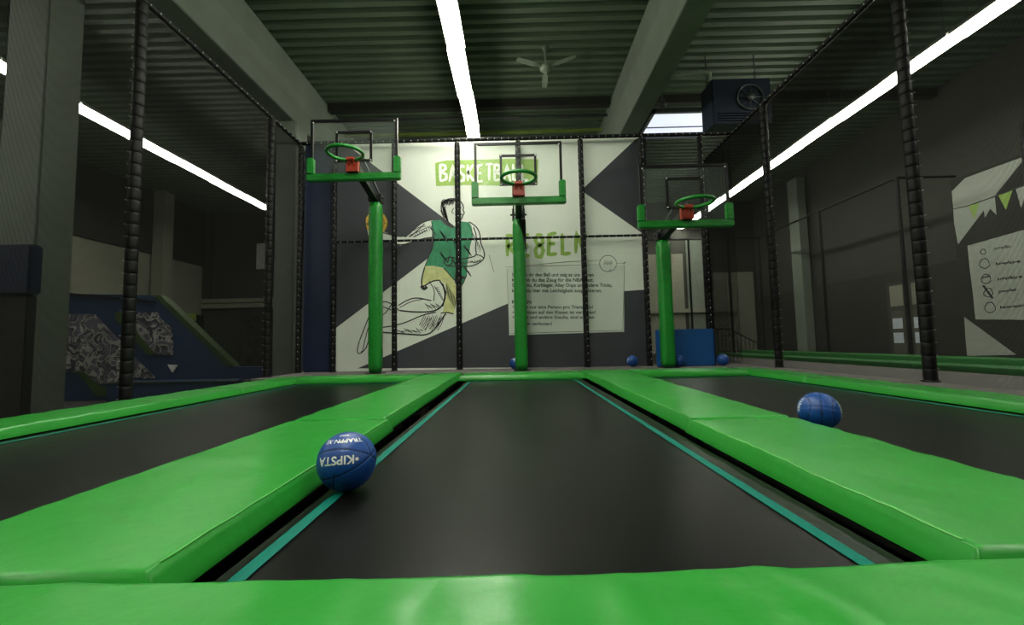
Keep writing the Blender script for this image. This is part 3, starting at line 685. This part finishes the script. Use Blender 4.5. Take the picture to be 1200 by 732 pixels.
for (u, v, yy, s_, rr) in ((741, 420, 9.2, 'blue ball lying left of the blue mat in front of the banner', (0, 0, 0)), (795.5, 422, 8.9, 'blue ball lying in front of the blue mat', (.5, .6, 1)),
                     (847, 421, 9.0, 'blue ball lying right of the blue mat', (1, .3, 2)), (603.5, 424, 9.2, 'blue ball half hidden behind the middle hoop post', (.3, 1, .4))):
    p = on_y(u, v, yy); ball_obj(std, (p.x, yy, PZ+BR), s_, rr, [k2] if u < 760 else [])

# ------------------------------------------------------------------ luminaires
LZ = 6.2
def luminaire():
    t = empty('ceiling_light', (0, 0, LZ), 'x', 'light')
    b = MB(); b.box(-.17, .01, .0, .17, 1.49, .07); b.build('housing', 'white', t)
    b = MB(); b.box(-.15, .0, -.06, .15, 1.5, -.001); b.build('diffuser', 'diffuser', t)
    for wy in (.2, 1.3):
        b = MB(); b.tube([(0, wy, .07), (0, wy, CZ-LZ)], .006, 4); b.build('suspension_wire', 'steel', t)
    return t
proto = None
for x, y0, y1, s_ in ((-1.04, -4.3, 13.6, 'middle'), (-9.95, -4.3, 17.6, 'left'), (8.4, -4.3, 21.4, 'right')):
    y = y0; k = 0; ORD = ['farthest', 'second', 'third', 'fourth', 'fifth', 'sixth', 'seventh', 'eighth', 'ninth', 'tenth', 'eleventh', 'twelfth', 'thirteenth', 'fourteenth', 'fifteenth', 'sixteenth', 'seventeenth', 'eighteenth', 'nineteenth']
    nl = math.ceil((y1-1.3-y0)/1.505)
    while y < y1-1.3:
        q_ = nl-1-k; lab = 'glowing linear ceiling light in the %s row, %s' % (s_, 'farthest of that row' if q_ == 0 else ORD[q_]+' from the far end')
        loc = (x + (.02 if k % 2 else 0), y, LZ)
        if proto is None: proto = luminaire(); proto.location = loc; proto['label'] = lab; o = proto
        else: o = copy_tree(proto, loc, lab)
        o['group'] = '%s row of linear ceiling lights' % s_
        y += 1.505; k += 1

# ------------------------------------------------------------------ ceiling fan, heater, pipes
t = empty('ceiling_fan', (.83, 9.7, 7.03), 'pale three-bladed ceiling fan below the corrugated ceiling', 'fan')
b = MB(); b.tube([(0, 0, -.05), (0, 0, .0), (0, 0, .1), (0, 0, .14)], [.06, .13, .13, .05], 16); b.build('motor', 'fan', t)
b = MB(); b.tube([(0, 0, .14), (0, 0, CZ-7.03)], .022, 8); b.tube([(0, 0, CZ-7.03-.12), (0, 0, CZ-7.03)], [.03, .09], 12); b.build('downrod', 'fan', t)
for k in range(3):
    a = radians(88+120*k); c_, s_ = cos(a), sin(a); b = MB()
    prof = [(.12, .035), (.24, .04), (.28, .068), (.5, .072), (.75, .062), (.77, .035)]
    up = []; dn = []
    for r_2, w_ in prof:
        up.append(Vector((c_*r_2-s_*w_, s_*r_2+c_*w_, .04))); dn.append(Vector((c_*r_2+s_*w_, s_*r_2-c_*w_, .025)))
    b.prism(up+dn[::-1], (0, 0, .012)); b.build('blade', 'fan', t)
t = empty('heater', (5.45, 10.2, 5.6), 'dark blue box fan heater hanging from the ceiling right of the skylight', 'heater')
b = MB(); b.box(-.72, -.5, 0, .66, .1, 1.1); b.build('casing', 'heater', t, bevel=.02)
b = MB(); b.tube([(.15+.3*cos(a), -.53, .62+.3*sin(a)) for a in [2*pi*k/24 for k in range(24)]], .02, 6, closed=True)
for k in range(4):
    a = k*pi/4; b.tube([(.15-.3*cos(a), -.53, .62-.3*sin(a)), (.15+.3*cos(a), -.53, .62+.3*sin(a))], .008, 5)
b.tube([(.15, -.53, .62), (.15, -.57, .62)], .09, 10); b.build('fan_guard', 'steel', t)
for k in range(4):
    b = MB(); b.box(-.62, -.54, .06+k*.06, .6, -.5, .085+k*.06); b.build('louvre', 'heater', t)
for hx in (-.6, .6):
    b = MB(); b.tube([(hx, 0, 1.1), (hx, 0, CZ-5.6)], .015, 6); b.build('hanger', 'steel', t)
b = MB(); b.tube([(3.7, 9.9, 6.55), (4.1, 9.9, 6.62), (4.6, 9.9, 6.66), (4.78, 9.9, 6.62), (4.74, 9.9, 6.42)], .07, 10)
b.v = [(p[0], p[1], p[2]+.32) for p in b.v]
tag(b.build('flue_pipe', 'fan'), 'pale bent pipe above the blue heater', 'pipe')
b = MB(); b.box(-5.3, 13.0, 7.2, 2.85, 13.12, 7.26); tag(b.build('cable_tray', 'cable'), 'yellow-green cable tray under the ceiling behind the girder', 'cable tray')
b = MB(); b.tube([(-5.3, 12.3, 7.3), (2.85, 12.3, 7.3)], .05, 8); tag(b.build('ceiling_pipe', 'steel'), 'grey pipe running below the ceiling behind the girder', 'pipe')
t = empty('camera_dome', (3.78, 10.3, 6.4), 'small spotlight hanging beside the roof beam', 'lamp')
b = MB(); b.tube([(0, 0, .3), (0, 0, .12)], .015, 6); b.tube([(0, 0, .12), (0, -.05, .0), (0, -.08, -.06)], [.05, .08, .07], 10); b.tube([(0, 0, .3), (0, 0, CZ-6.4)], .012, 6); b.build('lamp_head', 'steel', t)

# ------------------------------------------------------------------ left: parkour ramps
SY = 13.0
CS = lambda pts: crop(pts, 60, 330, 4.615)
def sp(pts, y=SY): return [on_y(u, v, y) for u, v in CS(pts)]
t = empty('parkour_ramp', (-11, SY, FZ), 'dark blue angular parkour wall with graffiti panels beyond the left net', 'ramp')
O2 = Vector((-11, SY, FZ))
def sprism(name, pts, y, d, m_, label=None, par=None, org=None):
    bb = MB(); bb.prism([p-O2 for p in sp(pts, y)], (0, d, 0)); o = bb.build(name, m_, par or t)
    if label: o['label'] = label
    return o
sprism('board', [(-80, 45), (100, 65), (545, 72), (960, 460), (1150, 460), (1150, 720), (-80, 720)], SY, .35, 'sblue')
sprism('green_edge', [(550, 70), (590, 74), (990, 455), (950, 458)], SY-.05, .3, 'sgreen', 'green bevelled edge of the ramp')
sprism('graffiti_panel', [(20, 175), (230, 175), (300, 250), (380, 330), (450, 410), (560, 522), (370, 530), (300, 555), (250, 550), (170, 490), (20, 480)], SY-.06, .04, 'graf', 'large grey and violet graffiti panel')
sprism('graffiti_panel', [(345, 165), (570, 165), (585, 195), (652, 255), (655, 397), (560, 397), (455, 290)], SY-.06, .04, 'graf', 'smaller graffiti panel at the top of the ramp')
sprism('green_edge', [(345, 165), (370, 165), (550, 385), (545, 400), (520, 395), (345, 200)], SY-.11, .05, 'sgreen')
sprism('green_edge', [(130, 480), (165, 482), (250, 560), (300, 570), (295, 615), (245, 618)], SY-.11, .05, 'sgreen')
sprism('white_marker', [(628, 448), (682, 450), (655, 492)], SY-.08, .04, 'white')
sprism('low_step', [(300, 545), (1000, 535), (1150, 470), (1150, 720), (300, 720)], SY-.9, .8, 'sblue')
sprism('step_edge', [(300, 545), (1000, 535), (1000, 541), (300, 551)], SY-.95, .05, 'sgreen')
b = MB(); pa, pb = [p-O2 for p in sp([(60, 62), (560, 110)], SY-.1)]; b.bar(pa, pb, .07); b.build('hand_rail', 'black', t)
b = MB(); b.box(-13.8, YF-.32, FZ, -11.4, YF-.26, 2.55); tag(b.build('graffiti_board', 'graf2'), 'dark brown graffiti board on the back wall beyond the ramps', 'board')
t2 = empty('shelf_rack', (-13.6, 17.5, FZ), 'dark shelf with small red and yellow things behind the blue ramp', 'shelf')
b = MB()
for z in (.5, 1.2, 1.9, 2.6): b.box(-.55, -.2, z, .55, .2, z+.04)
for xx in (-.55, .52): b.box(xx, -.2, 0, xx+.03, .2, 2.9)
b.build('rack_frame', 'black', t2)
b = MB(); b.box(-.5, -.18, 2.64, .1, .1, 2.86); b.build('red_box', 'red', t2); b = MB(); b.box(.15, -.18, 2.64, .5, .1, 2.95); b.build('yellow_box', 'cable', t2)
b = MB(); b.tube([(XL+.7, YF-.35, 3.1), (XL+.7, YF-.35, CZ)], .04, 8); tag(b.build('down_pipe', 'walldark'), 'dark vertical pipe in the far left corner', 'pipe')
b = MB(); b.box(-13.15, YF-.14, 4.6, -12.7, YF-.002, 5.9); tag(b.build('wall_box', 'white'), 'small white box on the back wall beside the far left net post', 'box')
# padded board by the large column
pt = [on_y(38, 287, 4.58), on_y(38, 345, 4.58)]
b = MB(); b.box(-8.2, 4.52, pt[1].z, -5.25, 4.66, pt[0].z); tag(b.build('wall_pad', 'navy', bevel=.02), 'navy padded board in front of the large left column', 'pad')
b = MB(); b.box(-8.2, 4.56, FZ, -5.30, 4.66, pt[1].z-.005); tag(b.build('wall_pad', 'walldark', bevel=.01), 'dark board standing in for the shadow below the navy padding at the left edge', 'pad')  # dark sheet stands in for the shadow under the navy padding

# ------------------------------------------------------------------ right: side banner, door, railing
SX = 11.85
t = empty('banner', (SX, 9, 0), 'dark side banner with bunting and a white icon panel at the right edge', 'banner'); O3 = Vector((SX, 9, 0))
def wp(u, v, k=0): p = on_x(u, v, SX); return Vector((SX-.002*k-.001, p.y, p.z)) - O3
def W(pts, k=0): return [wp(u, v, k) for u, v in pts]
C6 = lambda pts: crop(pts, 1080, 170, 2.925)
b = MB(); b.box(0, 4.0-9, .0, .04, 11.42-9, 4.72); b.build('sheet', 'walldark', t)
def wflat(name, pts, k, m_, label=None):
    bb = MB(); bb.flat(W(C6(pts), k)); o = bb.build(name, m_, t)
    if label: o['label'] = label
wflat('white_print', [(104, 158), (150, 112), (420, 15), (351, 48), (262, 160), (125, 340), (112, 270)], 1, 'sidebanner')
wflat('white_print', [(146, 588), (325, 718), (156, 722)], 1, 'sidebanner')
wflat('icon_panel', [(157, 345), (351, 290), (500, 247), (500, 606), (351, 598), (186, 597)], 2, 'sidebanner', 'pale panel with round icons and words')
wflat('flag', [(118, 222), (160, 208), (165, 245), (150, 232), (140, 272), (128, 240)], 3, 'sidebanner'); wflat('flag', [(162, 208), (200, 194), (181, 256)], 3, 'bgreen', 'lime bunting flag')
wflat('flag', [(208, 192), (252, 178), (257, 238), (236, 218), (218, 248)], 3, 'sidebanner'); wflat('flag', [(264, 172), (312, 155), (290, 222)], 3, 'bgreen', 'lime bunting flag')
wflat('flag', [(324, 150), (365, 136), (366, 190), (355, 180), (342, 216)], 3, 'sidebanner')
b = MB(); b.ribbon(W(C6([(104, 220), (160, 208), (240, 180), (320, 150), (400, 115)]), 4), .03, (-1, 0, 0))
for (cx_, cy_, r_2) in ((212, 365, 9), (217, 405, 17), (222, 458, 16), (230, 505, 15), (236, 556, 18)):
    b.ribbon(W(C6([(cx_+r_2*cos(a)*(1+.12*sin(3*a)), cy_+r_2*sin(a)) for a in [2*pi*k/16 for k in range(17)]]), 4), .02, (-1, 0, 0))
b.ribbon(W(C6([(212, 480), (245, 525)]), 4), .09, (-1, 0, 0)); b.ribbon(W(C6([(208, 455), (236, 448)]), 4), .05, (-1, 0, 0))
b.build('line_drawing', 'ink', t)
for s_, a, v, c in (('jumpfab', 248, 358, 307), ('jumpfabrik', 254, 410, 345), ('jumpfabrik', 260, 462, 350), ('jumpfab', 265, 506, 326), ('hausregeln', 271, 560, 352)):
    (ua, va), (ub, vb) = C6([(a, v), (c, v-8)])
    me = text_mesh(s_, 1.0); xs_ = [q.co.x for q in me.vertices]; lo, hi = min(xs_), max(xs_)
    for q in me.vertices:
        f_2 = (q.co.x-lo)/(hi-lo); p = wp(ua+(ub-ua)*f_2, va+(vb-va)*f_2-3.2*q.co.y/.7, 5); q.co = p
    me.materials.append(M['ink']); o = bpy.data.objects.new('text_line', me); COL.objects.link(o); o.parent = t
# door
b = MB(); b.box(XR-.16, 12.5, FZ, XR-.1, 13.9, 2.25); dr = structure(b.build('door_1', 'wallgrey'))
for (y0, y1, z0, z1) in ((12.62, 13.0, 1.5, 2.15), (13.3, 13.75, 1.5, 2.15), (12.62, 13.0, -.2, 1.35), (13.3, 13.75, -.2, 1.35)):
    b = MB(); b.box(XR-.175, y0, z0, XR-.161, y1, z1); b.build('pane', 'glassd' if z0 < 1 else 'wallpale', dr)
for q, (yy, zz) in enumerate(((13.55, .95), (13.55, .5), (12.82, .95), (12.82, .5))):
    b = MB(); b.box(XR-.185, yy-.17, zz-.16, XR-.177, yy+.17, zz+.16); tag(b.build('notice_sheet', 'paper'), 'white paper notice on the door, ' + ('upper left', 'lower left', 'upper right', 'lower right')[q], 'notice')
# stair railing
t = empty('stair_railing', (8.2, 18.35, -.06), 'black stair railing with thin balusters beyond the blue mat', 'railing')
pts = [(-.9, 0, 1.05), (.9, 0, 1.05), (2.4, 0, .25)]
b = MB(); b.tube(pts, .03, 8); b.tube([(p[0], 0, p[2]-.95 if p[2] > .9 else .06) for p in pts], .02, 6); b.build('hand_rail', 'black', t)
for k in range(20):
    x = -.9+k*.165; zt = 1.05 if x < .9 else 1.05-(x-.9)*.533
    b = MB(); b.tube([(x, 0, .0), (x, 0, zt)], .014, 6); b.build('baluster', 'black', t)
